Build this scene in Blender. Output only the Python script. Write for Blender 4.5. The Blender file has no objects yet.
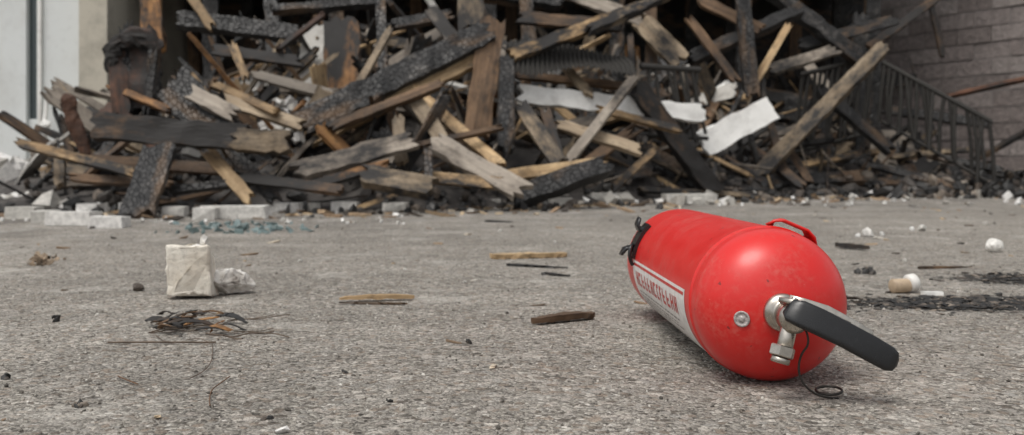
import bpy, math, random, bmesh
from mathutils import Vector, Matrix, noise
random.seed(7)
R=random.random
def U(a,b): return a+(b-a)*random.random()
H=0.226           # camera height, metres
# ---- survey helper: bearing / elevation readings + distance -> world metres
def S(u,v,d): return Vector(((u-512)*d/1000.0, d, H+(165-v)*d/1000.0))
def G(u,v):
    d=H*1000.0/(v-165); return Vector(((u-512)*d/1000.0,d,0))
scene=bpy.context.scene
col=scene.collection
def obj(name,me,mat=None,parent=None,smooth=False):
    o=bpy.data.objects.new(name,me); col.objects.link(o)
    if mat: me.materials.append(mat)
    if parent: o.parent=parent
    if smooth:
        me.polygons.foreach_set('use_smooth',[True]*len(me.polygons))
    return o
def mesh(name,v,f):
    me=bpy.data.meshes.new(name); me.from_pydata([tuple(p) for p in v],[],f); me.update(); return me
def empty(name,loc=(0,0,0)):
    e=bpy.data.objects.new(name,None); col.objects.link(e); e.location=loc; e.empty_display_size=.1; return e
# ---------------------------------------------------------------- materials
class NT:
    def __init__(s,name):
        s.m=bpy.data.materials.new(name); s.m.use_nodes=True; s.t=s.m.node_tree
        s.b=s.t.nodes['Principled BSDF']; s.tc=s.n('ShaderNodeTexCoord')
    def n(s,ty,**k):
        x=s.t.nodes.new(ty)
        for a,b in k.items(): setattr(x,a,b)
        return x
    def l(s,a,b): s.t.links.new(a,b)
    def mapping(s,src,scale=(1,1,1)):
        m=s.n('ShaderNodeMapping'); m.inputs['Scale'].default_value=scale; s.l(src,m.inputs['Vector']); return m.outputs[0]
    def noise(s,vec,scale,detail=4,rough=.55):
        x=s.n('ShaderNodeTexNoise'); x.inputs['Scale'].default_value=scale; x.inputs['Detail'].default_value=detail
        x.inputs['Roughness'].default_value=rough; s.l(vec,x.inputs['Vector']); return x.outputs[0]
    def vor(s,vec,scale,feature='F1'):
        x=s.n('ShaderNodeTexVoronoi',feature=feature); x.inputs['Scale'].default_value=scale; s.l(vec,x.inputs['Vector']); return x
    def ramp(s,fac,stops,interp='LINEAR'):
        r=s.n('ShaderNodeValToRGB'); r.color_ramp.interpolation=interp; e=r.color_ramp.elements
        while len(e)<len(stops): e.new(.5)
        for i,(p,c) in enumerate(stops):
            e[i].position=p; e[i].color=(c if len(c)==4 else (*c,1)) if isinstance(c,tuple) else (c,c,c,1)
        s.l(fac,r.inputs[0]); return r.outputs[0]
    def mix(s,fac,a,b,mode='MIX'):
        x=s.n('ShaderNodeMix',data_type='RGBA',blend_type=mode)
        for sock,val in ((x.inputs[0],fac),(x.inputs[6],a),(x.inputs[7],b)):
            if isinstance(val,(int,float)): sock.default_value=val
            elif isinstance(val,tuple): sock.default_value=(*val,1)
            else: s.l(val,sock)
        return x.outputs[2]
    def math(s,op,a,b=0,c=None,clamp=False):
        x=s.n('ShaderNodeMath',operation=op); x.use_clamp=clamp
        for i,val in enumerate((a,b) if c is None else (a,b,c)):
            if isinstance(val,(int,float)): x.inputs[i].default_value=val
            else: s.l(val,x.inputs[i])
        return x.outputs[0]
    def bump(s,h,strength=.5,dist=.01,prev=None):
        x=s.n('ShaderNodeBump'); x.inputs['Strength'].default_value=strength; x.inputs['Distance'].default_value=dist
        s.l(h,x.inputs['Height'])
        if prev: s.l(prev,x.inputs['Normal'])
        return x.outputs[0]
    def out(s,colr=None,rough=.8,normal=None,metal=0,spec=.5):
        if colr is not None:
            if isinstance(colr,tuple): s.b.inputs['Base Color'].default_value=(*colr,1)
            else: s.l(colr,s.b.inputs['Base Color'])
        if isinstance(rough,(int,float)): s.b.inputs['Roughness'].default_value=rough
        else: s.l(rough,s.b.inputs['Roughness'])
        if normal: s.l(normal,s.b.inputs['Normal'])
        s.b.inputs['Metallic'].default_value=metal
        s.b.inputs['Specular IOR Level'].default_value=spec
        return s.m
def objvec(n):
    oi=n.n('ShaderNodeObjectInfo')
    a=n.n('ShaderNodeVectorMath',operation='SCALE'); a.inputs[0].default_value=(13.1,7.7,19.3); n.l(oi.outputs['Random'],a.inputs['Scale'])
    b=n.n('ShaderNodeVectorMath',operation='ADD'); n.l(n.tc.outputs['Object'],b.inputs[0]); n.l(a.outputs[0],b.inputs[1])
    return b.outputs[0],oi.outputs['Random']
def wood(name,dark,light,c0=.60,c1=.70,grey=0.0):
    n=NT(name); v,rnd=objvec(n)
    g=n.noise(n.mapping(v,(2.2,45,45)),1.0,6,.6)
    c=n.ramp(g,[(.32,dark),(.62,light)])
    k=n.noise(n.mapping(v,(1,4,4)),3.0,4)
    c=n.mix(n.ramp(k,[(.42,0.0),(.75,.6)]),c,tuple(x*.45 for x in dark),'MIX')
    if grey: c=n.mix(grey,c,(.34,.32,.29))
    br=n.math('MULTIPLY_ADD',n.math('FRACT',n.math('MULTIPLY',rnd,3.7)),.55,.50)
    c=n.mix(1.0,c,n.ramp(br,[(0,0.0),(1,1.0)]),'MULTIPLY')
    ch=n.noise(n.mapping(v,(1,2,2)),2.4,6,.72)
    off=n.math('ADD',ch,n.math('MULTIPLY_ADD',n.math('FRACT',n.math('MULTIPLY',rnd,7.3)),.26,-.03))
    m=n.ramp(off,[(c0,0.0),(c1,1.0)])
    scorch=n.ramp(off,[(c0-.12,0.0),(c0+.01,.75)])
    c=n.mix(scorch,c,tuple(x*.4 for x in dark))
    soot=n.ramp(n.noise(v,26,5,.7),[(.55,0.0),(.68,.6)])   # soot speckle
    c=n.mix(soot,c,(.03,.026,.023))
    c=n.mix(m,c,(.016,.014,.013))
    bp=n.bump(g,.5,.004)
    bp=n.bump(n.vor(n.mapping(v,(20,60,60)),1.0).outputs[0],.25,.004,bp)
    return n.out(c,.75,bp)
def charred():
    n=NT('charred_wood'); v,rnd=objvec(n)
    vo=n.vor(n.mapping(v,(28,45,45)),1.0,'DISTANCE_TO_EDGE').outputs[0]
    a=n.noise(v,6,5,.7)
    c=n.ramp(a,[(.38,(.007,.007,.007)),(.60,(.028,.026,.025)),(.74,(.17,.155,.14))])
    crack=n.ramp(vo,[(0,0.0),(.12,1.0)])
    c=n.mix(1.0,c,n.mix(.6,(1,1,1),crack),'MULTIPLY')
    brown=n.ramp(n.noise(n.mapping(v,(1,3,3)),2.3,4),[(.54,0.0),(.66,1.0)])
    c=n.mix(n.math('MULTIPLY',brown,.55),c,(.17,.10,.05))
    bp=n.bump(crack,.8,.008); bp=n.bump(a,.5,.01,bp)
    return n.out(c,.55,bp)
M={}
M['raw']=wood('raw_wood',(.36,.22,.10),(.70,.50,.28),.62,.71)
M['tan']=wood('tan_wood',(.31,.225,.14),(.58,.46,.32),.60,.71)
M['grey']=wood('weathered_wood',(.24,.19,.145),(.46,.39,.31),.61,.73,.25)
M['brown']=wood('brown_wood',(.13,.075,.04),(.33,.20,.11),.57,.67)
M['orange']=wood('orange_wood',(.33,.15,.05),(.60,.32,.12),.62,.72)
M['red']=wood('redbrown_wood',(.06,.026,.014),(.22,.095,.05),.56,.68)
M['char']=charred()
def painted(name,base,dirt=(.16,.14,.12),amt=.6,scale=5):
    n=NT(name); v,rnd=objvec(n)
    a=n.noise(v,scale,7,.7); b=n.noise(v,scale*9,4)
    c=n.mix(n.math('MULTIPLY',n.ramp(a,[(.48,0.0),(.72,1.0)]),amt),base,dirt)
    c=n.mix(n.math('MULTIPLY',n.ramp(b,[(.55,0.0),(.8,1.0)]),.3),c,tuple(x*.6 for x in base))
    return n.out(c,.7,n.bump(b,.3,.004))
M['white']=painted('white_painted_wood',(.80,.79,.76),amt=.5)
M['whiteg']=painted('whitewashed_wood',(.56,.54,.50),(.14,.12,.10),.85)
M['plaster']=painted('wall_plaster',(.68,.70,.69),(.44,.43,.40),.5,1.5)
M['beige']=painted('beige_plaster',(.50,.46,.38),(.2,.18,.15),.7,3)
M['ash']=painted('ash_and_cinders',(.035,.030,.027),(.15,.135,.12),.7,9)
def island(name,stops,rough=.85,ns=60,bs=.6,bd=.004,interp='LINEAR'):
    n=NT(name); g=n.n('ShaderNodeNewGeometry')
    c=n.ramp(g.outputs['Random Per Island'],stops,interp)
    a=n.noise(n.tc.outputs['Object'],ns,5,.65)
    c=n.mix(1.0,c,n.ramp(a,[(.3,.62),(.65,1.1)]),'MULTIPLY')
    return n.out(c,rough,n.bump(a,bs,bd))
M['rubble']=island('plaster_rubble',[(0,(.28,.26,.23)),(.3,(.48,.46,.42)),(.7,(.68,.66,.63)),(1,(.77,.76,.74))])
M['brick']=island('white_brick',[(0,(.52,.50,.46)),(.5,(.62,.60,.56)),(1,(.74,.72,.69))],.9,45)
M['coal']=island('charcoal',[(0,(.008,.008,.008)),(.6,(.03,.028,.026)),(.85,(.09,.07,.055)),(1,(.24,.20,.16))],.6)
M['grit']=island('grit',[(0,(.08,.072,.062)),(.3,(.24,.215,.185)),(.65,(.39,.36,.315)),(.93,(.52,.485,.435)),(1,(.70,.67,.62))],.85,300)
M['chips']=island('wood_chips',[(0,(.03,.026,.022)),(.3,(.08,.06,.045)),(.6,(.30,.20,.12)),(.85,(.50,.38,.24)),(1,(.66,.64,.60))],.8,60)
M['blocks']=island('masonry_blocks',[(0,(.20,.168,.155)),(.5,(.26,.22,.207)),(1,(.33,.29,.272))],.9,22,.9,.02)
M['mortar']=painted('mortar',(.22,.20,.19),(.1,.09,.08),.5,4)
def simple(name,c,rough,metal=0,ns=80,b=.1,var=.25,coat=0):
    n=NT(name); a=n.noise(n.tc.outputs['Object'],ns,5,.6)
    cc=n.mix(n.ramp(a,[(.35,0.0),(.7,1.0)]),c,tuple(x*(1-var) for x in c))
    r=n.ramp(a,[(.3,rough),(.75,min(1,rough+.15))])
    m=n.out(cc,r,n.bump(a,b,.001),metal)
    return m
M['steel']=simple('valve_steel',(.56,.52,.46),.24,1,120,.15,.35)
M['iron']=simple('dark_iron',(.045,.042,.038),.6,.4,40,.5)
M['blackpl']=simple('black_plastic',(.012,.012,.013),.24,0,200,.06,.2)
M['wire']=simple('burnt_wire',(.06,.055,.05),.4,.8)
M['glass']=simple('dark_glass',(.07,.09,.095),.12)
M['turq']=simple('turquoise_glass',(.16,.22,.22),.3)
# ---------------------------------------------------------------- ground
n=NT('worn_asphalt'); o=n.tc.outputs['Object']
w=n.n('ShaderNodeVectorMath',operation='ADD'); nz=n.n('ShaderNodeTexNoise'); nz.inputs['Scale'].default_value=120
n.l(o,nz.inputs['Vector']); sc=n.n('ShaderNodeVectorMath',operation='SCALE'); sc.inputs['Scale'].default_value=.004
n.l(nz.outputs['Color'],sc.inputs[0]); n.l(o,w.inputs[0]); n.l(sc.outputs[0],w.inputs[1]); wv=w.outputs[0]
v1=n.vor(wv,230); v2=n.vor(wv,125); v3=n.vor(wv,480)
s1=n.n('ShaderNodeSeparateColor'); n.l(v1.outputs['Color'],s1.inputs[0])
s2=n.n('ShaderNodeSeparateColor'); n.l(v2.outputs['Color'],s2.inputs[0])
s3=n.n('ShaderNodeSeparateColor'); n.l(v3.outputs['Color'],s3.inputs[0])
c1=n.ramp(s1.outputs[0],[(0,(.13,.115,.098)),(.3,(.31,.285,.245)),(.7,(.43,.395,.345)),(.93,(.54,.505,.445)),(1,(.76,.72,.66))])
c2=n.ramp(s2.outputs[0],[(0,(.14,.125,.108)),(.3,(.38,.315,.255)),(.6,(.41,.39,.355)),(.85,(.52,.465,.41)),(1,(.68,.63,.56))])
c3=n.ramp(s3.outputs[0],[(0,(.12,.108,.095)),(.55,(.36,.33,.29)),(1,(.57,.535,.48))])
stone=n.ramp(s2.outputs[1],[(.66,0.0),(.69,1.0)])
fine=n.ramp(s1.outputs[1],[(.45,0.0),(.5,1.0)])
c=n.mix(fine,c3,c1); c=n.mix(stone,c,c2)
edge=n.ramp(n.vor(wv,230,'DISTANCE_TO_EDGE').outputs[0],[(0,.58),(.12,1.0)])
c=n.mix(1.0,c,edge,'MULTIPLY')
pits=n.ramp(n.noise(o,150,3,.5),[(.32,.25),(.41,1.0)])
c=n.mix(1.0,c,pits,'MULTIPLY')
big=n.ramp(n.noise(o,.9,6,.65),[(.38,.80),(.62,1.0)])
med=n.ramp(n.noise(o,9,5,.65),[(.33,.80),(.62,1.0)])
streak=n.ramp(n.noise(n.mapping(o,(.5,2.2,1)),1.3,6,.65),[(.40,.84),(.60,1.0)])
c=n.mix(1.0,c,big,'MULTIPLY'); c=n.mix(1.0,c,med,'MULTIPLY'); c=n.mix(1.0,c,streak,'MULTIPLY')
dust=n.ramp(n.noise(o,4,8,.75),[(.54,0.0),(.68,.45)])
c=n.mix(dust,c,(.58,.55,.50))
sep=n.n('ShaderNodeSeparateXYZ'); n.l(o,sep.inputs[0])
yy=n.math('ADD',sep.outputs[1],n.math('MULTIPLY',sep.outputs[0],-.55))
near=n.ramp(n.math('MULTIPLY',yy,.1),[(.32,0.0),(.56,1.0)])
ashy=n.math('MULTIPLY',near,n.ramp(n.noise(o,6,8,.75),[(.52,0.0),(.62,.6)]))
c=n.mix(ashy,c,(.60,.59,.57))
soot=n.math('MULTIPLY',near,n.ramp(n.noise(o,2.6,8,.75),[(.44,0.0),(.60,.8)]))
c=n.mix(soot,c,(.06,.055,.05))
def blot(cx,cy,rx,ry):
    m=n.n('ShaderNodeMapping'); m.inputs['Location'].default_value=(-cx/rx,-cy/ry,0); m.inputs['Scale'].default_value=(1/rx,1/ry,0)
    n.l(o,m.inputs['Vector']); ln=n.n('ShaderNodeVectorMath',operation='LENGTH'); n.l(m.outputs[0],ln.inputs[0])
    return n.ramp(n.math('ADD',ln.outputs['Value'],n.math('MULTIPLY_ADD',n.noise(o,24,7,.8),3.4,-1.7)),[(.72,1.0),(.95,0.0)])
b1=blot(.76,1.63,.25,.105); b2=blot(1.04,1.98,.19,.12)
bl_=n.math('MAXIMUM',b1,b2)
c=n.mix(n.math('MULTIPLY',bl_,.94),c,(.016,.015,.014))
spots=n.ramp(n.noise(o,22,4,.6),[(.70,0.0),(.75,.6)])
c=n.mix(spots,c,(.08,.068,.055))
d1=n.ramp(v1.outputs['Distance'],[(0,1.0),(.7,0.0)])
bp=n.bump(d1,.8,.0025); bp=n.bump(n.ramp(v2.outputs['Distance'],[(0,1.0),(.6,0.0)]),.5,.003,bp)
bp=n.bump(n.noise(o,40,5,.7),.5,.006,bp)
asph=n.out(c,.9,bp,0,.3)
gv=[];gf=[]
xs=[-60,-12,-4,-2,-1,0,1,2,4,12,60]; ys=[-30,-5,0,.5,1,1.5,2,3,5,9,20,120]
for y in ys:
    for x in xs: gv.append((x,y,0))
for j in range(len(ys)-1):
    for i in range(len(xs)-1):
        a=j*len(xs)+i; gf.append((a,a+1,a+1+len(xs),a+len(xs)))
obj('ground',mesh('ground',gv,gf),asph)
# ---------------------------------------------------------------- generators
t=(1+5**.5)/2
ICO=[Vector(p).normalized() for p in [(-1,t,0),(1,t,0),(-1,-t,0),(1,-t,0),(0,-1,t),(0,1,t),(0,-1,-t),(0,1,-t),(t,0,-1),(t,0,1),(-t,0,-1),(-t,0,1)]]
ICOF=[(0,11,5),(0,5,1),(0,1,7),(0,7,10),(0,10,11),(1,5,9),(5,11,4),(11,10,2),(10,7,6),(7,1,8),(3,9,4),(3,4,2),(3,2,6),(3,6,8),(3,8,9),(4,9,5),(2,4,11),(6,2,10),(8,6,7),(9,8,1)]
CUB=[Vector(p) for p in [(-1,-1,-1),(1,-1,-1),(1,1,-1),(-1,1,-1),(-1,-1,1),(1,-1,1),(1,1,1),(-1,1,1)]]
CUBF=[(0,3,2,1),(4,5,6,7),(0,1,5,4),(1,2,6,5),(2,3,7,6),(3,0,4,7)]
def chunks(name,items,mat,kind='ico',jit=.25,parent=None):
    V=[];F=[]
    T,TF=(ICO,ICOF) if kind=='ico' else (CUB,CUBF)
    for (p,s,rot) in items:
        b=len(V); Rm=rot
        for q in T:
            q2=Vector((q.x*(1+U(-jit,jit))*s[0],q.y*(1+U(-jit,jit))*s[1],q.z*(1+U(-jit,jit))*s[2]))
            V.append(Rm@q2+p)
        for f in TF: F.append(tuple(b+i for i in f))
    return obj(name,mesh(name,V,F),mat,parent)
def rz(a=None): return Matrix.Rotation(U(0,6.28) if a is None else a,3,'Z')
def rany():
    return Matrix.Rotation(U(0,6.28),3,'Z')@Matrix.Rotation(U(0,6.28),3,'X')@Matrix.Rotation(U(0,6.28),3,'Y')
def plank(name,p0,p1,w,th,mat,face=(0,-.8,.6),roll=0,jag=.03,bend=0.0,parent=None,taper=0,seg=.06,taper0=0):
    p0=Vector(p0);p1=Vector(p1); L=(p1-p0).length; X=(p1-p0).normalized()
    Z=Vector(face); Z=(Z-X*Z.dot(X)); 
    if Z.length<.05: Z=Vector((.3,-1,.2)); Z=Z-X*Z.dot(X)
    Z.normalize(); Y=Z.cross(X)
    Rm=Matrix((X,Y,Z)).transposed()@Matrix.Rotation(roll,3,'X')
    nx=max(8,min(24,int(L/seg))); ny=6; V=[];F=[]
    j0=[U(-1,1)*jag for _ in range(ny+1)]; j1=[U(-1,1)*jag for _ in range(ny+1)]
    so=U(0,100); f1=9 if L>.2 else 60; f2=30 if L>.2 else 160
    for i in range(nx+1):
        s=i/nx; x0=-L/2+L*s; zb=bend*(1-(2*s-1)**2)
        for side in (1,-1):
            rng=range(ny+1) if side==1 else range(ny,-1,-1)
            for j in rng:
                y=-w/2+w*j/ny
                x=x0+(j0[j] if i==0 else 0)+(j1[j] if i==nx else 0)
                k=(1-taper*s**1.5)*(1-taper0*(1-s)**2)
                dy=0
                if j in (0,ny): dy=(noise.noise(Vector((x*f1+so,j,side*.3)))*.10*w+noise.noise(Vector((x*f2+so,j*3,side)))*.10*w)
                dz=noise.noise(Vector((x*f1+so,y*12,side*2)))*th*.2
                V.append(Vector((x,(y+dy)*k,side*th/2*k+zb+dz)))
    n2=2*(ny+1)
    for i in range(nx):
        for j in range(n2):
            a=i*n2+j; b=i*n2+(j+1)%n2
            F.append((a,b,b+n2,a+n2))
    for i,flip in ((0,0),(nx,1)):
        for j in range(ny):
            q=(i*n2+j,i*n2+j+1,i*n2+n2-2-j,i*n2+n2-1-j)
            F.append(q if flip else q[::-1])
    o=obj(name,mesh(name,V,F),M[mat],parent)
    o.matrix_world=Matrix.Translation((p0+p1)/2)@Rm.to_4x4()
    return o
def tube(name,pts,rad,mat,parent=None,cyclic=False,poly=False):
    cu=bpy.data.curves.new(name,'CURVE'); cu.dimensions='3D'; cu.bevel_depth=rad; cu.bevel_resolution=3
    sp=cu.splines.new('POLY' if poly else 'NURBS'); sp.points.add(len(pts)-1)
    for i,p in enumerate(pts): sp.points[i].co=(*p,1)
    if not poly: sp.order_u=3; sp.use_endpoint_u=not cyclic
    sp.use_cyclic_u=cyclic
    cu.materials.append(mat)
    o=bpy.data.objects.new(name,cu); col.objects.link(o)
    if parent: o.parent=parent
    return o
def box(name,x0,x1,y0,y1,z0,z1,mat,parent=None,bev=.004):
    V=[(x0,y0,z0),(x1,y0,z0),(x1,y1,z0),(x0,y1,z0),(x0,y0,z1),(x1,y0,z1),(x1,y1,z1),(x0,y1,z1)]
    o=obj(name,mesh(name,V,CUBF),mat,parent)
    if bev:
        b=o.modifiers.new('b','BEVEL'); b.width=bev; b.segments=2
    return o
def lump(name,p,sz,mat,kind='cub',jit=.1,bev=.15,rot=0,seed=0,amp=.06,sub=3,parent=None):
    st=random.getstate(); random.seed(seed+50)
    T,TF=(CUB,CUBF) if kind=='cub' else (ICO,ICOF)
    V=[Vector((q.x*(1+U(-jit,jit))*sz[0]/2,q.y*(1+U(-jit,jit))*sz[1]/2,q.z*(1+U(-jit,jit))*sz[2]/2)) for q in T]
    random.setstate(st)
    me=mesh(name,V,TF)
    bm=bmesh.new(); bm.from_mesh(me)
    bmesh.ops.bevel(bm,geom=bm.edges[:],offset=min(sz)*bev*.4,segments=2,affect='EDGES',profile=.6)
    bmesh.ops.triangulate(bm,faces=bm.faces[:])
    for _ in range(sub): bmesh.ops.subdivide_edges(bm,edges=[e for e in bm.edges if e.calc_length()>min(sz)*.08],cuts=1)
    s=min(sz)
    for v in bm.verts:
        q=v.co/s
        v.co+=v.co.normalized()*s*amp*(noise.noise(q*2.5+Vector((seed,0,0)))+.6*noise.noise(q*7)+.35*noise.noise(q*18))
    zmin=min((Matrix.Rotation(rot,3,'Z')@v.co).z for v in bm.verts)
    bm.to_mesh(me); bm.free()
    o=obj(name,me,mat,parent); o.rotation_euler=(0,0,rot); o.location=Vector(p)+Vector((0,0,-zmin-.001)); return o
# ---------------------------------------------------------------- houses
bh=empty('burnt_house')
box('front_wall',-9,-4.13,8.5,8.75,0,3.4,M['plaster'],bh)
box('door_side_light',-4.127,-4.043,8.56,8.7,.62,3.4,M['glass'],bh,0)
box('lower_panel',-4.127,-4.043,8.53,8.72,0,.617,M['plaster'],bh)
box('wall_return',-4.04,-3.6,8.5,8.75,0,3.4,M['plaster'],bh)
box('door_frame',-4.02,-3.99,8.47,8.497,.02,3.3,M['white'],bh)
lump('wall_tap',S(45,130,8.3),(.10,.06,.09),M['white'],'ico',.2,.1,0,8,.2,2,bh)
tube('tap_pipe',[S(47,95,8.42),S(46,118,8.42),S(42,128,8.36),S(46,140,8.4)],.018,M['white'],bh)
box('corner_pillar',-3.597,-3.36,8.3,8.75,0,3.4,M['beige'],bh)
box('back_wall',-3.36,4.4,10.6,10.8,0,3.4,M['char'],bh)
box('shading_ceiling',-9,4.4,8.9,10.8,3.405,3.55,M['char'],bh)  # unseen roof slab, added to make the burnt interior darker
box('side_wall',-3.6,-3.4,8.76,10.59,0,3.4,M['beige'],bh)
box('unseen_shade_deck',-3.35,3.5,8.5,10.58,2.05,2.2,M['char'],bh)  # charred slab added above the view to shade the back wall
for i in range(13):
    x=-3.2+i*.55+U(-.1,.1)
    plank('stud',(x,10.4,0),(x+U(-.1,.1),10.3,2.04),.11,.08,random.choice(['char','char','brown']),face=(0,-1,0),parent=bh)
for x in (-2.6,-1.5,-.2,.9,2.0,3.1):
    plank('deck_post',(x,8.62,0),(x+U(-.06,.06),8.6,2.045),.12,.10,'char',face=(0,-1,0),parent=bh)
plank('wall_rail',(-3.2,10.25,1.0),(4.2,10.2,1.1),.12,.05,'char',face=(0,-1,0),parent=bh)
bw=empty('block_wall')
P0=Vector((3.75,10.9,0)); P1=Vector((6.2,7.1,0)); dx=(P1-P0).normalized(); nrm=Vector((dx.y,-dx.x,0)); 
if nrm.y>0: nrm=-nrm
Lw=(P1-P0).length; Rw=Matrix((dx,-nrm,Vector((0,0,1)))).transposed()
its=[]
row=.155; bl=.36
for r in range(22):
    x=-bl*.5*(r%2)
    while x<Lw:
        x1=min(x+bl,Lw); x0=max(x,0)
        if x1-x0>.05:
            c_=P0+dx*((x0+x1)/2)+Vector((0,0,r*row+row/2))+nrm*U(-.008,.010)
            its.append((c_,((x1-x0)/2-.007,.09,row/2-.007),Rw))
        x+=bl
chunks('blocks',its,M['blocks'],'cub',.02,bw)
chunks('mortar_core',[(P0+dx*Lw/2+Vector((0,0,22*row/2)),(Lw/2,.080,22*row/2),Rw)],M['mortar'],'cub',0,bw)
# ---------------------------------------------------------------- debris pile
dp=empty('debris_pile')
def front(x):      # distance of the foot of the heap
    return 4.9+.75*max(0,x+.6)-.06*max(0,x-1.6)**2 if x>-1.0 else 4.9-.15*min(1.5,(-1.0-x))
def surf(x,y):
    f=front(x); s=max(0,y-f); k=1.8+.5*max(0,min(1,x/1.5))
    h=1.6*(1-math.exp(-s/k))
    if x<-1.7: h*=max(0,1-(-1.7-x)/1.6)
    if x>2.6: h*=max(.10,1-(x-2.6)/1.7)
    return h
V=[];F=[];NX=90;NY=60
for j in range(NY+1):
    for i in range(NX+1):
        x=-3.3+i*(7.9/NX); y=4.5+j*(6.0/NY)
        z=surf(x,y)*.66+noise.noise(Vector((x*3,y*3,0)))*.12*min(1,surf(x,y)*3)+noise.noise(Vector((x*9,y*9,3)))*.06*min(1,surf(x,y)*3)-.015
        V.append((x,y,z))
for j in range(NY):
    for i in range(NX):
        a=j*(NX+1)+i; F.append((a,a+1,a+NX+2,a+NX+1))
obj('ash_heap',mesh('ash_heap',V,F),M['ash'],dp)
kinds=['raw']*13+['tan']*20+['grey']*20+['brown']*26+['orange']*6+['char']*30+['whiteg']*5+['white']*2
for i in range(620):
    x=U(-2.7,4.1); y=front(x)+.12+U(0,1)**.85*3.3
    sf=surf(x,y)
    z=sf*U(.55,.93)
    if sf<.10 and R()<.6: continue
    L=U(.22,.95)*(1 if R()<.85 else 1.6); w=random.choice([.02,.03,.05,.07,.09,.12,.15]); th=random.choice([.015,.022,.035])
    az=U(0,3.14); el=random.gauss(0,.55)
    d=Vector((math.cos(az)*math.cos(el),math.sin(az)*math.cos(el)*.5,math.sin(el))).normalized()
    c_=Vector((x,y,z+.03))
    lo=c_.z-abs(d.z)*L/2
    if lo<.02: c_.z+=.02-lo
    if y<front(x)+.9 and L>.6: L*=.6
    kk=kinds if x<1.9 else ['char','char','brown','grey','tan','char']
    plank('plank',c_-d*L/2,c_+d*L/2,w,th,random.choice(kk),face=(U(-.6,.6),U(-1,.1),U(.1,1)),jag=U(.01,.06),bend=U(-.02,.02),parent=dp,taper=U(0,.3) if R()<.4 else 0)
# thin laths and splinters
for i in range(330):
    x=U(-2.6,4.2); y=front(x)+U(0,1)*2.6; sf=surf(x,y); z=sf*U(.7,1.0)+.02
    L=U(.10,.55); az=U(0,3.14); el=random.gauss(0,.6)
    d=Vector((math.cos(az)*math.cos(el),math.sin(az)*math.cos(el)*.6,math.sin(el))).normalized()
    c_=Vector((x,y,max(z,abs(d.z)*L/2+.012)))
    plank('lath',c_-d*L/2,c_+d*L/2,U(.010,.028),U(.006,.016),random.choice(['char','char','brown','tan','raw','grey','brown']),face=(U(-.6,.6),U(-1,.1),U(.1,1)),jag=U(.01,.03),bend=U(-.02,.02),parent=dp,taper=U(0,.6))
def K(u0,v0,d0,u1,v1,d1,wp,mat,th=.03,face=(0,-.85,.5),jag=.03,bend=0,name='plank',**k):
    plank(name,S(u0,v0,d0),S(u1,v1,d1),wp*(d0+d1)/2000.0,th,mat,face,0,jag,bend,dp,**k)
K(95,127,4.75,250,139,4.7,25,'brown',.07,(0,-1,.25),name='beam')
K(236,140,4.68,290,143,4.66,23,'tan',.06,(0,-1,.25),name='beam')
K(20,144,4.7,135,173,4.6,9,'raw',.03)
K(160,148,4.6,137,216,4.2,34,'char',.03,(0,-1,.25))
K(208,152,4.8,250,200,4.6,13,'raw'); K(232,152,4.85,275,200,4.7,14,'char',.03)
K(75,178,4.6,170,185,4.7,8,'brown'); K(85,160,4.9,230,170,4.9,12,'brown')
K(105,110,5.2,170,150,4.9,18,'red'); K(110,86,5.2,168,110,5.1,7,'orange')
K(170,82,5.2,222,135,5.0,40,'char',.02,(0,-.9,.4)); K(190,92,5.1,235,115,5.0,16,'grey')
K(215,85,5.3,275,112,5.1,8,'raw'); K(225,100,5.2,300,125,5.1,12,'tan')
K(296,172,4.8,412,141,5.1,24,'grey',.03,(0,-.7,.7)); K(304,188,4.7,385,165,4.8,9,'orange')
K(362,176,4.75,430,188,4.7,22,'tan',.05,(0,-.8,.6)); K(428,150,4.9,430,215,4.65,8,'char')
K(434,142,5.1,522,192,4.85,24,'grey',.03,(0,-.7,.7)); K(428,178,4.9,500,184,4.9,12,'raw')
K(498,178,5.1,602,164,5.3,12,'raw',.04); K(512,200,5.0,605,166,5.2,20,'char',.08,name='beam')
K(300,130,5.3,490,34,5.9,27,'char',.12,(0,-.9,.45),name='charred_beam')
K(312,138,5.28,478,58,5.8,18,'raw',.04,(0,-.9,.45))
K(330,128,5.2,440,85,5.4,9,'brown',.04)
K(408,86,5.6,500,165,5.1,12,'raw'); K(415,100,5.4,458,165,5.1,15,'tan')
K(398,118,5.3,402,165,5.1,12,'tan'); K(420,145,5.1,500,128,5.2,5,'brown')
K(342,20,6.3,343,97,6.1,36,'orange',.03,(0,-1,0)); K(312,28,6.35,311,97,6.2,24,'whiteg',.03,(0,-1,0))
K(492,22,5.9,476,135,5.6,26,'brown',.05,(.2,-1,0)); K(506,60,5.8,505,152,5.4,15,'char',.05,(.2,-1,0))
K(513,56,5.9,640,8,6.4,13,'raw',.05); K(590,30,6.1,668,-5,6.6,9,'tan',.05); K(520,18,6.3,620,26,6.4,14,'brown')
K(470,-10,6.3,472,28,6.2,26,'tan',.02,(0,-1,0)); K(430,10,6.2,470,60,6.0,14,'grey'); K(560,-10,6.7,640,20,6.7,16,'grey')
K(520,94,5.9,702,114,6.3,18,'white',.04,(0,-1,.2)); K(515,75,6.2,640,88,6.3,8,'brown')
K(520,105,5.7,560,165,5.3,16,'tan'); K(545,110,5.7,560,160,5.5,10,'brown'); K(568,162,5.4,634,78,5.9,9,'grey',.04)
K(600,110,5.9,680,130,5.9,7,'raw'); K(560,125,5.7,640,150,5.6,12,'tan')
K(636,86,6.1,714,192,6.3,20,'brown',.06,(.3,-1,.3)); K(655,150,5.9,612,190,5.7,7,'raw')
K(702,145,6.5,772,108,6.7,25,'white',.03,(.3,-1,.3),.01); K(640,190,6.0,757,196,6.5,5,'tan')
K(757,176,6.9,884,47,7.4,14,'tan',.07,(-.4,-1,.3),name='beam')
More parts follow.
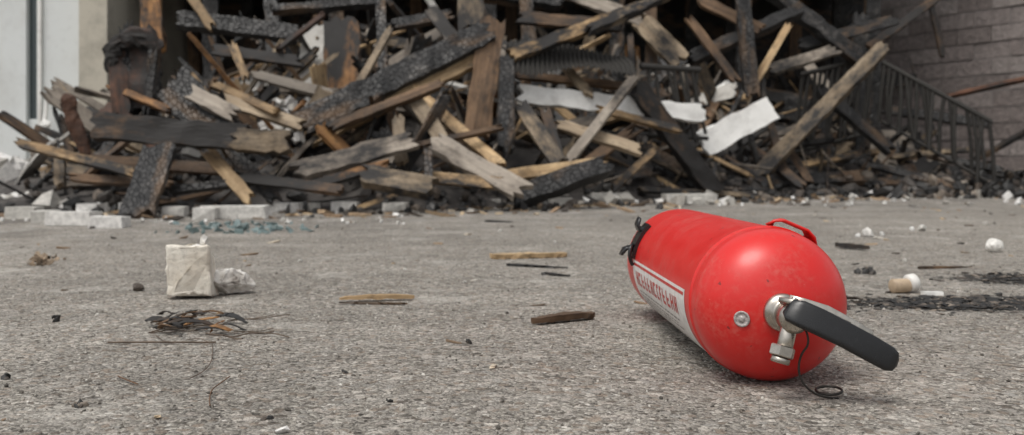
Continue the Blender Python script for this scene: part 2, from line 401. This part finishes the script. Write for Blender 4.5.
K(741,-15,7.0,752,96,6.8,14,'char',.06,(0,-1,0)); K(745,100,6.8,788,26,7.1,7,'raw'); K(690,20,6.9,735,80,6.8,9,'brown')
K(700,0,7.1,760,30,7.1,14,'brown'); K(640,20,6.7,680,60,6.6,24,'tan',.03); K(770,70,7.2,835,50,7.4,12,'grey')
K(800,165,7.3,880,151,7.6,6,'raw'); K(890,157,8.0,968,150,8.4,5,'tan'); K(815,28,7.6,842,50,7.6,9,'brown')
K(868,48,8.0,945,-8,8.4,8,'brown'); K(800,45,7.6,895,20,8.0,12,'char'); K(930,0,8.8,942,55,8.7,5,'brown')
K(945,97,8.0,1030,78,7.4,5,'red',.03,name='batten'); K(870,165,7.7,960,188,7.3,8,'char'); K(830,184,7.4,1000,180,7.6,8,'char',.06)
K(720,185,6.8,860,178,7.3,12,'char',.08); K(900,150,8.4,1000,170,8,7,'char'); K(885,110,7.8,990,124,7.6,10,'char',.03)
K(770,-10,7.6,860,60,7.6,16,'char',.08); K(690,60,6.9,800,10,7.4,12,'char',.08); K(820,90,7.5,890,150,7.4,12,'char',.05)
K(860,15,8.1,862,150,7.9,14,'char',.06,(0,-1,0)); K(150,-12,6.2,155,55,6.1,20,'orange',.05,(0,-1,0)); K(190,-5,6.2,212,28,6.1,9,'raw')
K(232,44,5.9,246,78,5.7,8,'raw'); K(280,48,5.9,322,16,6.1,5,'red'); K(275,10,6.3,375,3,6.4,8,'char',.06)
K(380,-10,6.4,383,70,6.1,10,'char'); K(180,20,6.2,300,35,6.2,18,'char',.06); K(215,50,5.9,300,62,5.9,12,'brown')
K(395,25,6.2,450,15,6.3,12,'char'); K(630,35,6.6,634,110,6.2,6,'brown'); K(650,0,6.8,652,70,6.7,12,'brown')
K(60,185,4.7,60,160,4.8,10,'tan'); K(240,178,4.7,340,190,4.6,10,'brown'); K(175,190,4.6,250,182,4.7,8,'char')
K(590,95,6.0,560,60,6.2,9,'tan'); K(350,100,5.6,390,30,6.0,7,'tan'); K(255,75,5.7,330,95,5.6,10,'grey')
K(525,-20,6.9,530,60,6.7,14,'char',.08,(0,-1,0)); K(400,-15,6.8,560,5,6.9,10,'char',.08); K(270,-20,6.9,276,60,6.6,13,'char',.08,(0,-1,0))
def limb(name,pts,rads,mat,am=.12,sq=.6):
    V=[];F=[];ns=16
    P=[];Rr=[]
    for i in range(len(pts)-1):
        for k in range(4):
            P.append(Vector(pts[i]).lerp(Vector(pts[i+1]),k/4)); Rr.append(rads[i]+(rads[i+1]-rads[i])*k/4)
    P.append(Vector(pts[-1])); Rr.append(rads[-1])
    for i,p in enumerate(P):
        tdir=(P[min(i+2,len(P)-1)]-P[max(i-2,0)]).normalized()
        a=tdir.cross(Vector((0,1,0))).normalized(); b=tdir.cross(a)
        for k in range(ns):
            an=k/ns*6.2832; q=Vector((math.cos(an)*2,math.sin(an)*2,i*.45))
            rr=Rr[i]*(1+am*2*noise.noise(q)+am*noise.noise(q*3))
            V.append(p+a*math.cos(an)*rr+b*math.sin(an)*rr*sq)
    for i in range(len(P)-1):
        for k in range(ns):
            F.append((i*ns+k,i*ns+(k+1)%ns,(i+1)*ns+(k+1)%ns,(i+1)*ns+k))
    F.append(tuple(range(ns))[::-1]); F.append(tuple((len(P)-1)*ns+k for k in range(ns)))
    return obj(name,mesh(name,V,F),M[mat],dp,False)
limb('furniture_leg',[S(62,98,4.9),S(68,100,4.9),S(70,112,4.9),S(76,128,4.9),S(82,142,4.9),S(86,156,4.9)],[.02,.042,.035,.04,.032,.025],'red')
# scorched post: broken slab with split fibres and curled edges
K(140,34,5.3,137,116,5.2,36,'red',.10,(0,-1,.1),.05,0,'scorched_post',seg=.03)
K(116,50,5.25,122,114,5.15,17,'red',.07,(.3,-1,.1),.05,0,'scorched_post',seg=.03)
K(128,28,5.28,126,90,5.2,9,'char',.05,(.3,-1,.1),.05,0,'scorched_post',seg=.03)
K(156,48,5.2,150,108,5.15,9,'char',.05,(-.3,-1,.1),.05,0,'scorched_post',seg=.03)
limb('post_edge',[S(112,72,5.2),S(110,56,5.2),S(118,44,5.2),S(132,36,5.2),S(148,38,5.2),S(160,50,5.2)],[.03,.035,.045,.05,.045,.03],'red',.3)
V=[];F=[];N=160
A=S(505,42,6.1);B=S(628,52,6.3);Dn=S(507,66,5.8)-S(505,42,6.1)
for i in range(N+1):
    s=i/N; p=A.lerp(B,s); off=.013*math.sin(s*2*math.pi*26)
    for k in range(5):
        q=p+Dn*(k/4)*(1+.1*math.sin(s*9)); V.append(q+Vector((0,-.7,.6))*(off+.04*math.sin(s*5+k)))
for i in range(N):
    for k in range(4): a=i*5+k; F.append((a,a+1,a+6,a+5))
obj('corrugated_sheet',mesh('corrugated_sheet',V,F),M['iron'],dp,True)
def railing(u0,v0,u1,v1,drop,d0,d1,n_,lean=0,rad=.009,nm='railing'):
    r=empty(nm,(0,0,0)); r.parent=dp
    a=S(u0,v0,d0);b=S(u1,v1,d1)
    tube('top_rail',[a,b],.02,M['iron'],r,poly=True)
    dz=drop*(d0+d1)/2000
    tube('bottom_rail',[a-Vector((lean,0,dz*.92)),b-Vector((lean,0,dz*.92))],.014,M['iron'],r,poly=True)
    for i in range(n_):
        s=(i+.5)/n_; p=a.lerp(b,s); q=p-Vector((lean+U(-.05,.05),U(-.03,.03),dz*U(.8,1.0)))
        if R()<.12: continue
        tube('baluster',[p,(p+q)/2+Vector((U(-.015,.015),0,0)),q],rad,M['iron'],r,poly=True)
railing(882,62,992,122,66,7.7,7.4,20,rad=.015)
railing(800,75,878,55,85,7.6,7.7,13,.08,rad=.014)
railing(640,66,700,70,75,6.3,6.4,10,-.05,rad=.011)
its=[]
for i in range(1300):
    x=U(-2.6,4.6); y=front(x)+random.gauss(.25,.35) if R()<.6 else front(x)+U(0,3)
    s=U(.008,.035); its.append((Vector((x,y,max(surf(x,y)*.72,0)+s*.3)),(s*U(.6,1.8),s,s*U(.4,.9)),rany()))
for i in range(1500):
    x=U(1.0,5.2); y=7.3+U(-.9,1.6)+.1*x; s=U(.01,.05)
    its.append((Vector((x,y,U(0,.16)*max(0,min(1,y-6.6)))),(s*U(.6,2.5),s,s*.7),rany()))
chunks('charcoal_debris',its,M['coal'],'ico',.35,dp)
its=[]
def cl(u0,u1,v0,v1,n_,smin,smax):
    for i in range(n_):
        p=G(U(u0,u1),U(v0,v1)); s=U(smin,smax)*(.5+R()*.8); its.append((p+Vector((0,0,s*.5)),(s,s*U(.6,1),s*U(.5,.8)),rany()))
cl(0,110,196,212,190,.012,.055); cl(130,320,200,209,70,.012,.045); cl(430,730,195,205,130,.01,.04)
cl(0,420,206,226,130,.003,.011); cl(420,1020,194,206,120,.004,.014); cl(600,1020,192,200,35,.01,.04)
for i in range(240):
    x=U(-4.6,-2.4); y=U(5.6,7.8); z=.28*(1-abs(x+3.3)/1.4)*R(); s=U(.03,.10)
    its.append((Vector((x,y,max(.02,z))),(s,s*.8,s*.6),rany()))
for i in range(50):
    x=U(-1.35,-.95); y=U(5.3,5.7); s=U(.012,.035); its.append((Vector((x,y,surf(x,y)*.85+.08)),(s,s,s*.7),rany()))
chunks('plaster_debris',its,M['rubble'],'cub',.3,dp)
its=[]
for (u,v,wp,hp) in [(232,219,68,13),(203,220,22,12),(68,226,48,14),(105,228,34,11),(42,223,22,12),(285,213,28,10),(345,211,26,9),(447,208,32,10),(600,204,42,11),(560,206,22,8),(688,204,46,10),(660,198,26,12),(395,211,24,8),(612,192,14,10),(172,217,22,10),(735,199,30,6),(20,219,30,12),(310,211,18,8),(490,207,20,8),(88,214,22,10),(130,213,22,10)]:
    p=G(u,v); d=p.y; h=hp*d/1000
    its.append((p+Vector((0,.04,h/2)),(wp*d/2000,.045,h/2),rz(U(-.15,.15))))
chunks('bricks',its,M['brick'],'cub',.08,dp)
# ---------------------------------------------------------------- loose litter
its=[]
for i in range(9500):
    y=.55+ (R()**1.4)*4.5; x=U(-.62,.62)*y*1.05
    s=U(.0008,.0020) if R()<.95 else U(.0018,.0034)
    its.append((Vector((x,y,s*.25)),(s*U(.8,1.5),s,s*.7),rany()))
chunks('grit',its,M['grit'],'ico',.3)
its=[]
for i in range(190):
    y=.8+R()**.6*5; x=U(-.6,.6)*y
    s=U(.001,.003)*(1 if y<2.5 else 2.0)
    its.append((Vector((x,y,s*.4)),(s*U(1,4.5),s,s*.4),rz()@Matrix.Rotation(U(-.2,.2),3,'Y')))
for i in range(330):
    x=U(-2.6,4); y=front(x)-abs(random.gauss(0,.4)); s=U(.005,.014)
    its.append((Vector((x,y,s*.5)),(s*U(1,6),s,s*.5),rz()@Matrix.Rotation(U(-.3,.3),3,'Y')))
chunks('wood_chips',its,M['chips'],'cub',.35)
its=[]
for i in range(110):
    p=G(random.gauss(235,32),U(224,234)); s=U(.003,.010)
    its.append((p+Vector((0,0,s*.3)),(s*1.6,s,s*.25),rany()))
chunks('broken_glass',its,M['turq'],'cub',.35)
n=NT('aerated_concrete'); a=n.noise(n.tc.outputs['Object'],90,6,.7); b=n.noise(n.tc.outputs['Object'],18,5,.6)
c=n.ramp(b,[(.35,(.78,.74,.66)),(.65,(.62,.56,.47))]); c=n.mix(1.0,c,n.ramp(a,[(.3,.7),(.5,1.0)]),'MULTIPLY')
aer=n.out(c,.95,n.bump(a,.8,.003))
n=NT('broken_stone'); a=n.noise(n.tc.outputs['Object'],60,6,.7); b=n.noise(n.tc.outputs['Object'],25,5,.6)
c=n.ramp(b,[(.40,(.72,.70,.67)),(.54,(.50,.47,.43)),(.66,(.14,.12,.105))]); 
stn=n.out(c,.9,n.bump(a,.8,.003))
lump('concrete_block_piece',G(185,300)+Vector((0,.03,0)),(.070,.06,.080),aer,rot=.12,seed=1,amp=.09,jit=.13)
c2=lump('plaster_crumb',G(190,301)+Vector((0,.035,0)),(.032,.03,.016),M['brick'],'ico',.25,.1,0,2,.1); c2.location.z+=.078
c3=lump('plaster_crumb',G(197,301)+Vector((.0,.035,0)),(.015,.016,.026),M['brick'],'ico',.25,.1,0,5,.1); c3.location.z+=.084
lump('broken_stone',G(231,294),(.085,.06,.050),stn,'ico',.28,.1,.3,3,.12)
lump('dark_pebble',G(138,291),(.026,.02,.018),M['coal'],'ico',.3,.1,.3,4,.12)
def gp(name,u0,v0,u1,v1,w,th,mat,lift=0,jag=.006,taper=.0,face=(0,0,1),bend=0,taper0=0):
    a=G(u0,v0);b=G(u1,v1); a.z=b.z=th/2+lift
    return plank(name,a,b,w,th,mat,face,0,jag,bend,None,taper,.008,taper0)
gp('wood_sliver',340,302,411,300,.020,.011,'raw',0,.006,.5,taper0=.7,bend=.002)
gp('wood_sliver',341,304,405,305,.010,.005,'char',0,.006,.5,taper0=.6)
gp('wood_sliver',492,259,564,257,.045,.013,'raw',0,.006,.3,taper0=.2)
gp('wood_sliver',510,266,566,269,.014,.006,'char',0,.006,.6)
gp('wood_sliver',534,325,593,319,.024,.012,'brown',0,.008,.35,taper0=.5,bend=.002)
gp('wood_sliver',837,248,868,251,.03,.018,'brown',0,.01,.6,taper0=.4); gp('wood_sliver',545,275,568,277,.012,.006,'char',0,.006,.6)
gp('wood_sliver',487,222,512,223,.014,.008,'char',0,.006,.6); gp('wood_sliver',920,269,970,268,.012,.006,'brown',0,.006,.7)
tw=empty('twig_heap',G(195,335))
def child(o):
    o.parent=tw; o.matrix_parent_inverse=Matrix.Translation(-tw.location); return o
M['bark']=simple('bark',(.16,.085,.045),.8,0,60,.5,.6)
M['twig']=simple('twig_bark',(.13,.095,.07),.8,0,60,.4,.5)
for i in range(26):
    u=U(145,225);v=U(320,335);L=U(.015,.05); p=G(u,v); an=random.gauss(.1,.5)
    p2=p+Vector((math.cos(an)*L,math.sin(an)*L*1.5,0)); p.z=U(.003,.012);p2.z=U(.003,.016)
    child(plank('bark_strip',p,p2,U(.005,.016),.002,random.choice(['red','brown','orange','brown','char']),(U(-.4,.4),U(-.5,.2),1),0,.005,U(.002,.006),None,.5,.01,.4))
for i in range(16):
    u=U(140,245);v=U(315,346);L=U(.03,.09); p=G(u,v); an=random.gauss(0,.5)
    pts=[]
    for k in range(5):
        pts.append(p+Vector((math.cos(an),math.sin(an)*1.3,0))*L*k/4+Vector((U(-.003,.003),U(-.004,.004),U(.001,.008))))
    child(tube('twig',pts,U(.0005,.0011),M['twig']))
child(tube('twig',[G(108,344)+Vector((0,0,.002)),G(150,346)+Vector((0,0,.005)),G(216,344)+Vector((0,0,.002))],.0012,M['twig']))
child(tube('twig',[G(212,345)+Vector((0,0,.002)),G(214,360)+Vector((0,0,.004)),G(205,374)+Vector((0,0,.002)),G(190,380)+Vector((0,0,.002))],.0006,M['twig']))
child(tube('twig',[G(230,378)+Vector((0,0,.002)),G(222,388)+Vector((0,0,.006)),G(208,396)+Vector((0,0,.004)),G(210,408)+Vector((0,0,.002))],.0006,M['bark']))
child(tube('twig',[G(118,378)+Vector((0,0,.002)),G(127,384)+Vector((0,0,.004)),G(138,386)+Vector((0,0,.002))],.0007,M['bark']))
its=[]
for i in range(50):
    p=G(random.gauss(42,7),U(257,266)); s=U(.003,.010); its.append((p+Vector((0,0,s*.5)),(s*1.5,s,s*.2),rany()))
chunks('dry_leaves',its,island('leaf_litter',[(0,(.12,.09,.06)),(.6,(.30,.22,.15)),(1,(.45,.35,.25))]),'ico',.3)
its=[]
for (u,v,n_,sp) in [(80,407,7,7),(470,343,3,3),(57,321,3,4),(345,372,2,3),(868,273,8,7),(5,380,3,4),(390,402,2,3),(740,412,2,5),(268,420,2,4)]:
    for i in range(n_):
        p=G(u+random.gauss(0,sp*.5),v+random.gauss(0,1.2)); s=U(.001,.0028)*p.y*1.5
        its.append((p+Vector((0,0,s*.3)),(s*U(.8,2),s,s*.5),rany()))
chunks('charcoal_crumbs',its,M['coal'],'ico',.3)
its=[]
for i in range(1200):
    if R()<.68: p=Vector((random.gauss(.76,.11),random.gauss(1.63,.045),0))
    else: p=Vector((random.gauss(1.05,.08),random.gauss(1.98,.05),0))
    s=U(.0012,.0065); its.append((p+Vector((0,0,s*.25)),(s*U(.8,2.6),s*U(.6,1.3),s*.3),rz()@Matrix.Rotation(U(-.4,.4),3,'X')))
chunks('burnt_flakes',its,M['coal'],'ico',.45)
its=[]
for (u,v,s) in [(868,237,.022),(882,236,.014),(858,237,.01),(922,231,.024),(912,231,.012),(1018,205,.03),(985,225,.012),(282,433,.006),(465,283,.005),(405,270,.005),(300,262,.006),(500,232,.008),(905,262,.008),(555,243,.006),(720,206,.012)]:
    p=G(u,v); its.append((p+Vector((0,0,s*.4)),(s,s*.8,s*.55),rany()))
chunks('plaster_crumbs',its,M['rubble'],'ico',.3)
M['whitepl']=simple('white_plastic',(.74,.72,.68),.4,0,40,.1,.12)
lump('plaster_ball',G(994,252),(.050,.05,.042),M['whitepl'],'ico',.08,.3,0,9,.08)
# ---------------------------------------------------------------- lathe helper
def lathe(name,prof,mat,parent=None,seg=96,loc=(0,0,0),axis=None,caps=True):
    V=[];F=[]
    for (r,z) in prof:
        for k in range(seg):
            a=2*math.pi*k/seg; V.append((r*math.cos(a),r*math.sin(a),z))
    for i in range(len(prof)-1):
        for k in range(seg):
            F.append((i*seg+k,i*seg+(k+1)%seg,(i+1)*seg+(k+1)%seg,(i+1)*seg+k))
    if caps:
        F.append(tuple(range(seg))[::-1]); F.append(tuple((len(prof)-1)*seg+k for k in range(seg)))
    o=obj(name,mesh(name,V,F),mat,parent,True)
    o.location=loc
    if axis: o.rotation_mode='QUATERNION'; o.rotation_quaternion=Vector(axis).to_track_quat('Z','Y')
    return o
M['cork']=simple('tan_plastic',(.50,.38,.26),.5,0,60,.2,.3)
pb=empty('plastic_vial',G(908,293)+Vector((0,0,.016)))
lathe('body',[(.010,-.026),(.0125,-.024),(.0125,.004),(.011,.008)],M['cork'],pb,32,(-.006,0,-.003),(1,.25,.0))
lathe('cap',[(.013,0),(.0155,.002),(.016,.014),(.0135,.017)],M['whitepl'],pb,32,(.0,.003,.0),(1,.25,.15))
gp('plastic_strip',925,295,941,295,.012,.006,'white')
# ---------------------------------------------------------------- fire extinguisher
fe=empty('fire_extinguisher')
rear=Vector((.252,1.55,.0800)); frontp=Vector((.270,1.045,.0800)); Zx=(frontp-rear).normalized(); Yx=Vector((0,0,1)); Xx=Yx.cross(Zx)
fe.matrix_world=Matrix.Translation(rear)@Matrix((Xx,Yx,Zx)).transposed().to_4x4()
n=NT('red_enamel'); o_=n.tc.outputs['Object']
a=n.noise(o_,14,6,.7); b=n.noise(o_,160,3,.6); sc_=n.noise(n.mapping(o_,(60,60,8)),6,4,.8)
c=n.mix(n.ramp(a,[(.45,0.0),(.75,1.0)]),(.64,.017,.014),(.54,.016,.013))
dustm=n.math('MULTIPLY',n.ramp(a,[(.46,0.0),(.70,1.0)]),n.ramp(b,[(.42,0.0),(.70,1.0)]))
c=n.mix(n.math('MULTIPLY',dustm,.30),c,(.55,.27,.21))
scr=n.ramp(sc_,[(.68,0.0),(.72,1.0)]); c=n.mix(n.math('MULTIPLY',scr,.45),c,(.65,.32,.28))
speck=n.ramp(n.noise(o_,90,2,.5),[(.72,0.0),(.74,1.0)]); c=n.mix(n.math('MULTIPLY',speck,.7),c,(.10,.02,.018))
r_=n.ramp(a,[(.3,.27),(.7,.48)])
red=n.out(c,r_,n.bump(n.noise(o_,22,2,.5),.05,.004),0,.5)
n.b.inputs['Coat Weight'].default_value=.12; n.b.inputs['Coat Roughness'].default_value=.15
prof=[(.02,.014),(.055,.010),(.060,.000),(.065,.0),(.0705,.006),(.0745,.016),(.0780,.03),(.0795,.042),(.080,.055),(.080,.2),(.080,.35),(.080,.478),(.0801,.480),(.0813,.4815),(.0816,.4835),(.0813,.4855),(.0800,.487),(.0798,.489),(.0797,.50)]
for i in range(1,25):
    tt=i/24*math.radians(78); prof.append((.0797*math.cos(tt)**.92,.50+.060*math.sin(tt)**1.0))
lathe('cylinder_body',prof,red,fe,128)
def domez(r): 
    c_=(r/.0797)**(1/.92); return .50+.060*math.sqrt(max(0,1-c_*c_))
lathe('collar',[(.0175,.553),(.0190,.558),(.0190,.563),(.0170,.5655),(.0155,.566),(.0155,.576),(.013,.577)],M['steel'],fe,48,(-.004,0,0))
lathe('neck',[(.0130,.570),(.0130,.584),(.0145,.585),(.0145,.600),(.010,.603)],M['steel'],fe,40,(-.004,0,0))
def frus(name,p,q,r0,r1,mat,seg=32,bev=.002):
    p=Vector(p);q=Vector(q); L=(q-p).length
    return lathe(name,[(r0-bev,0),(r0,bev),(r1,L-bev),(r1-bev,L)],mat,fe,seg,p,(q-p))
frus('outlet',(-.006,-.006,.590),(-.014,-.034,.594),.0078,.0078,M['steel'])
on=frus('outlet_nut',(-.0135,-.027,.594),(-.0165,-.037,.5955),.0120,.0120,M['steel'],6,.001)
on.data.polygons.foreach_set('use_smooth',[False]*len(on.data.polygons))
frus('outlet_end',(-.0165,-.0373,.5955),(-.0182,-.043,.596),.0092,.0092,M['steel'],32,.001)
def lever(name,pts,ws,ts,mat,nd):
    V=[];F=[];ns=20
    nd=Vector(nd)
    for i,p in enumerate(pts):
        p=Vector(p); td=(Vector(pts[min(i+1,len(pts)-1)])-Vector(pts[max(i-1,0)])).normalized()
        nn=(nd-td*nd.dot(td)).normalized(); sd=nn.cross(td)
        for k in range(ns):
            an=2*math.pi*k/ns; ca,sa=math.cos(an),math.sin(an)
            e=.45
            V.append(p+sd*(math.copysign(abs(ca)**e,ca)*ws[i]/2)+nn*(math.copysign(abs(sa)**e,sa)*ts[i]/2))
    for i in range(len(pts)-1):
        for k in range(ns): F.append((i*ns+k,i*ns+(k+1)%ns,(i+1)*ns+(k+1)%ns,(i+1)*ns+k))
    F.append(tuple(range(ns))[::-1]); F.append(tuple((len(pts)-1)*ns+k for k in range(ns)))
    return obj(name,mesh(name,V,F),mat,fe,True)
LP=[(-.013,.010,.602),(-.011,.009,.605),(-.002,.006,.609),(.014,-.001,.613),(.038,-.013,.617),(.062,-.026,.618),(.079,-.0355,.617),(.0845,-.0385,.6165),(.087,-.040,.616)]
lever('squeeze_lever',LP,[.012,.022,.0255,.0255,.0245,.025,.024,.019,.008],[.005,.008,.009,.009,.008,.007,.006,.005,.003],M['blackpl'],(-.1,.35,1))
lever('carry_handle',[(-.008,.012,.590),(.006,.008,.592),(.026,.003,.596),(.048,-.009,.600),(.066,-.019,.601),(.071,-.022,.601)],[.020,.021,.019,.019,.017,.006],[.003]*5+[.002],M['steel'],(-.1,.3,1))
lever('lever_plate',[(-.016,.016,.592),(.000,.014,.602),(.022,.006,.609),(.044,-.003,.612)],[.005,.006,.005,.002],[.016,.014,.010,.006],M['steel'],(-.1,.3,1))
frus('hinge_pin',(-.016,-.006,.600),(-.004,.020,.600),.003,.003,M['steel'],16,.0005)
rr=.043; ang=math.radians(190); px,py=rr*math.cos(ang),rr*math.sin(ang); pz=domez(rr)
nr=Vector((math.cos(ang)*.48,math.sin(ang)*.48,.88))
M['badge']=simple('badge_grey',(.55,.50,.48),.35,.2,500,.3,.6)
lathe('badge',[(.0078,-.001),(.0082,.0006),(.0078,.0014),(.0062,.0014),(.006,.0009),(.003,.0009),(.0027,.0015),(.001,.0015)],M['badge'],fe,40,Vector((px,py,pz)),nr)
def cyl(r,phi,z): return Vector((r*math.cos(phi),r*math.sin(phi),z))
def strip(name,pts,w,th,mat,nd): return lever(name,pts,[w]*len(pts),[th]*len(pts),mat,nd)
ph=math.radians(68)
bpts=[cyl(.0805,math.radians(84),.472),cyl(.087,math.radians(81),.474),cyl(.0895,math.radians(76),.474),cyl(.0895,math.radians(58),.474),cyl(.087,math.radians(53),.474),cyl(.0805,math.radians(50),.472)]
strip('hanging_bracket',bpts,.022,.0035,red,(math.cos(ph),math.sin(ph),0))
def sheet(name,a0,a1,z0,z1,r,th):
    V=[];F=[];k=9
    for i in range(k):
        a_=math.radians(a0+(a1-a0)*i/(k-1))
        for rr_ in (r,r+th):
            for z_ in (z0,z1): V.append(cyl(rr_,a_,z_))
    for i in range(k-1):
        b=i*4; F+=[(b,b+1,b+5,b+4),(b+2,b+6,b+7,b+3),(b,b+4,b+6,b+2),(b+1,b+3,b+7,b+5)]
    F+=[(0,2,3,1),((k-1)*4,(k-1)*4+1,(k-1)*4+3,(k-1)*4+2)]
    return obj(name,mesh(name,V,F),M['blackpl'],fe)
sheet('hose_clip_base',134,172,.075,.112,.0802,.005)
for a0,sg in ((140,1),(166,-1)):
    q=[cyl(.082,math.radians(a0),.09),cyl(.088,math.radians(a0+3*sg),.09),cyl(.094,math.radians(a0+1*sg),.091),cyl(.0985,math.radians(a0-5*sg),.092)]
    lever('hose_clip_arm',q,[.008,.007,.006,.004],[.030,.028,.024,.020],M['blackpl'],(0,0,1))
tube('clip_tie',[cyl(.083,math.radians(160),.10),cyl(.092,math.radians(158),.112),cyl(.09,math.radians(172),.118),cyl(.083,math.radians(178),.11)],.0028,M['blackpl'],fe)
def patches(name,L,mat):
    V=[];F=[]
    for (r,a0,a1,z0,z1) in L:
        b=len(V); na=max(2,int((a1-a0)/2)+1); nz=2
        for i in range(na+1):
            for j in range(nz+1): V.append(cyl(r,math.radians(a0+(a1-a0)*i/na),z0+(z1-z0)*j/nz))
        for i in range(na):
            for j in range(nz): a=b+i*(nz+1)+j; F.append((a,a+1,a+nz+2,a+nz+1))
    return obj(name,mesh(name,V,F),mat,fe,True)
lw=simple('label_white',(.78,.75,.72),.35,0,90,.05,.25); lr=simple('label_red',(.55,.022,.018),.3,0,90,.05,.2); lk=simple('label_ink',(.14,.11,.11),.4,0,90,.05,.2)
patches('label',[(.0803,173,250,.10,.455)],lw)
patches('label_panel',[(.0806,175.5,178,.106,.449)],lr)
random.seed(3)
L=[];z=.125
while z<.40:
    w_=U(.010,.018); k=random.choice([0,1,2,3])
    L.append((.0807,183,197,z,z+.0045))
    if k in (0,2): L.append((.0807,183,186,z+.0046,z+w_))
    if k in (1,2,3): L.append((.0807,188.5,191,z+.0046,z+w_*.9))
    if k in (0,3): L.append((.0807,194,197,z+.0046,z+w_))
    if k==1: L.append((.0807,183,197,z+w_*.9,z+w_*.9+.004))
    z+=w_+.009
    if R()<.15: z+=.02
patches('label_heading',L,lr)
L=[]
for a_ in (203,208,212,216,221,225,229,234,238,242):
    z=.110+ (U(0,.02) if R()<.4 else 0); zend=U(.28,.44)
    while z<zend:
        w_=U(.005,.022)
        L.append((.0807,a_,a_+1.1,z,min(.446,z+w_)))
        z+=w_+.005
patches('label_text',L,lk)
Mi=fe.matrix_world.inverted()
loc=lambda u,v,d: Mi@S(u,v,d)
tube('pin_wire',[Vector((.006,-.010,.598)),Vector((.010,-.022,.603)),loc(800,355,.955),loc(798,374,.955),loc(806,388,.955),loc(822,398,.962),loc(838,398,.967)],.0011,M['wire'],fe)
ringc=Mi@(G(829,395)+Vector((0,0,.003)))
pts=[]
for k in range(16):
    a_=2*math.pi*k/16; pts.append(ringc+Vector((.0125*math.cos(a_),.0015+.0015*math.sin(a_+.6),-.0125*math.sin(a_))))
tube('pin_ring',pts,.0013,M['wire'],fe,True)
# ---------------------------------------------------------------- light, world, camera
world=bpy.data.worlds.new('World'); scene.world=world; world.use_nodes=True
wt=world.node_tree; sky=wt.nodes.new('ShaderNodeTexSky'); sky.sky_type='NISHITA'; sky.sun_disc=False
sunv=Vector((-.40,-.45,1.25)).normalized()
el=math.asin(sunv.z); sky.sun_elevation=el; sky.sun_rotation=math.atan2(sunv.x,sunv.y); sky.dust_density=4; sky.air_density=1.2
hs=wt.nodes.new('ShaderNodeHueSaturation'); hs.inputs['Saturation'].default_value=.15
wt.links.new(sky.outputs[0],hs.inputs['Color']); wt.links.new(hs.outputs[0],wt.nodes['Background'].inputs['Color'])
wt.nodes['Background'].inputs['Strength'].default_value=.15
sl=bpy.data.lights.new('sun','SUN'); sl.energy=1.5; sl.angle=math.radians(26); sl.color=(1,.955,.88)
so=bpy.data.objects.new('sun',sl); col.objects.link(so); so.rotation_mode='QUATERNION'; so.rotation_quaternion=sunv.to_track_quat('Z','Y')
cam=bpy.data.cameras.new('camera'); co=bpy.data.objects.new('camera',cam); col.objects.link(co)
co.location=(0,0,H); co.rotation_euler=(math.radians(90),0,0)
cam.sensor_width=36; cam.lens=36*1000/1024; cam.shift_y=-52.5/1024; cam.clip_start=.05; cam.clip_end=500
cam.dof.use_dof=True; cam.dof.focus_distance=1.03; cam.dof.aperture_fstop=9
scene.camera=co
scene.view_settings.view_transform='Standard'; scene.view_settings.look='None'; scene.view_settings.exposure=0
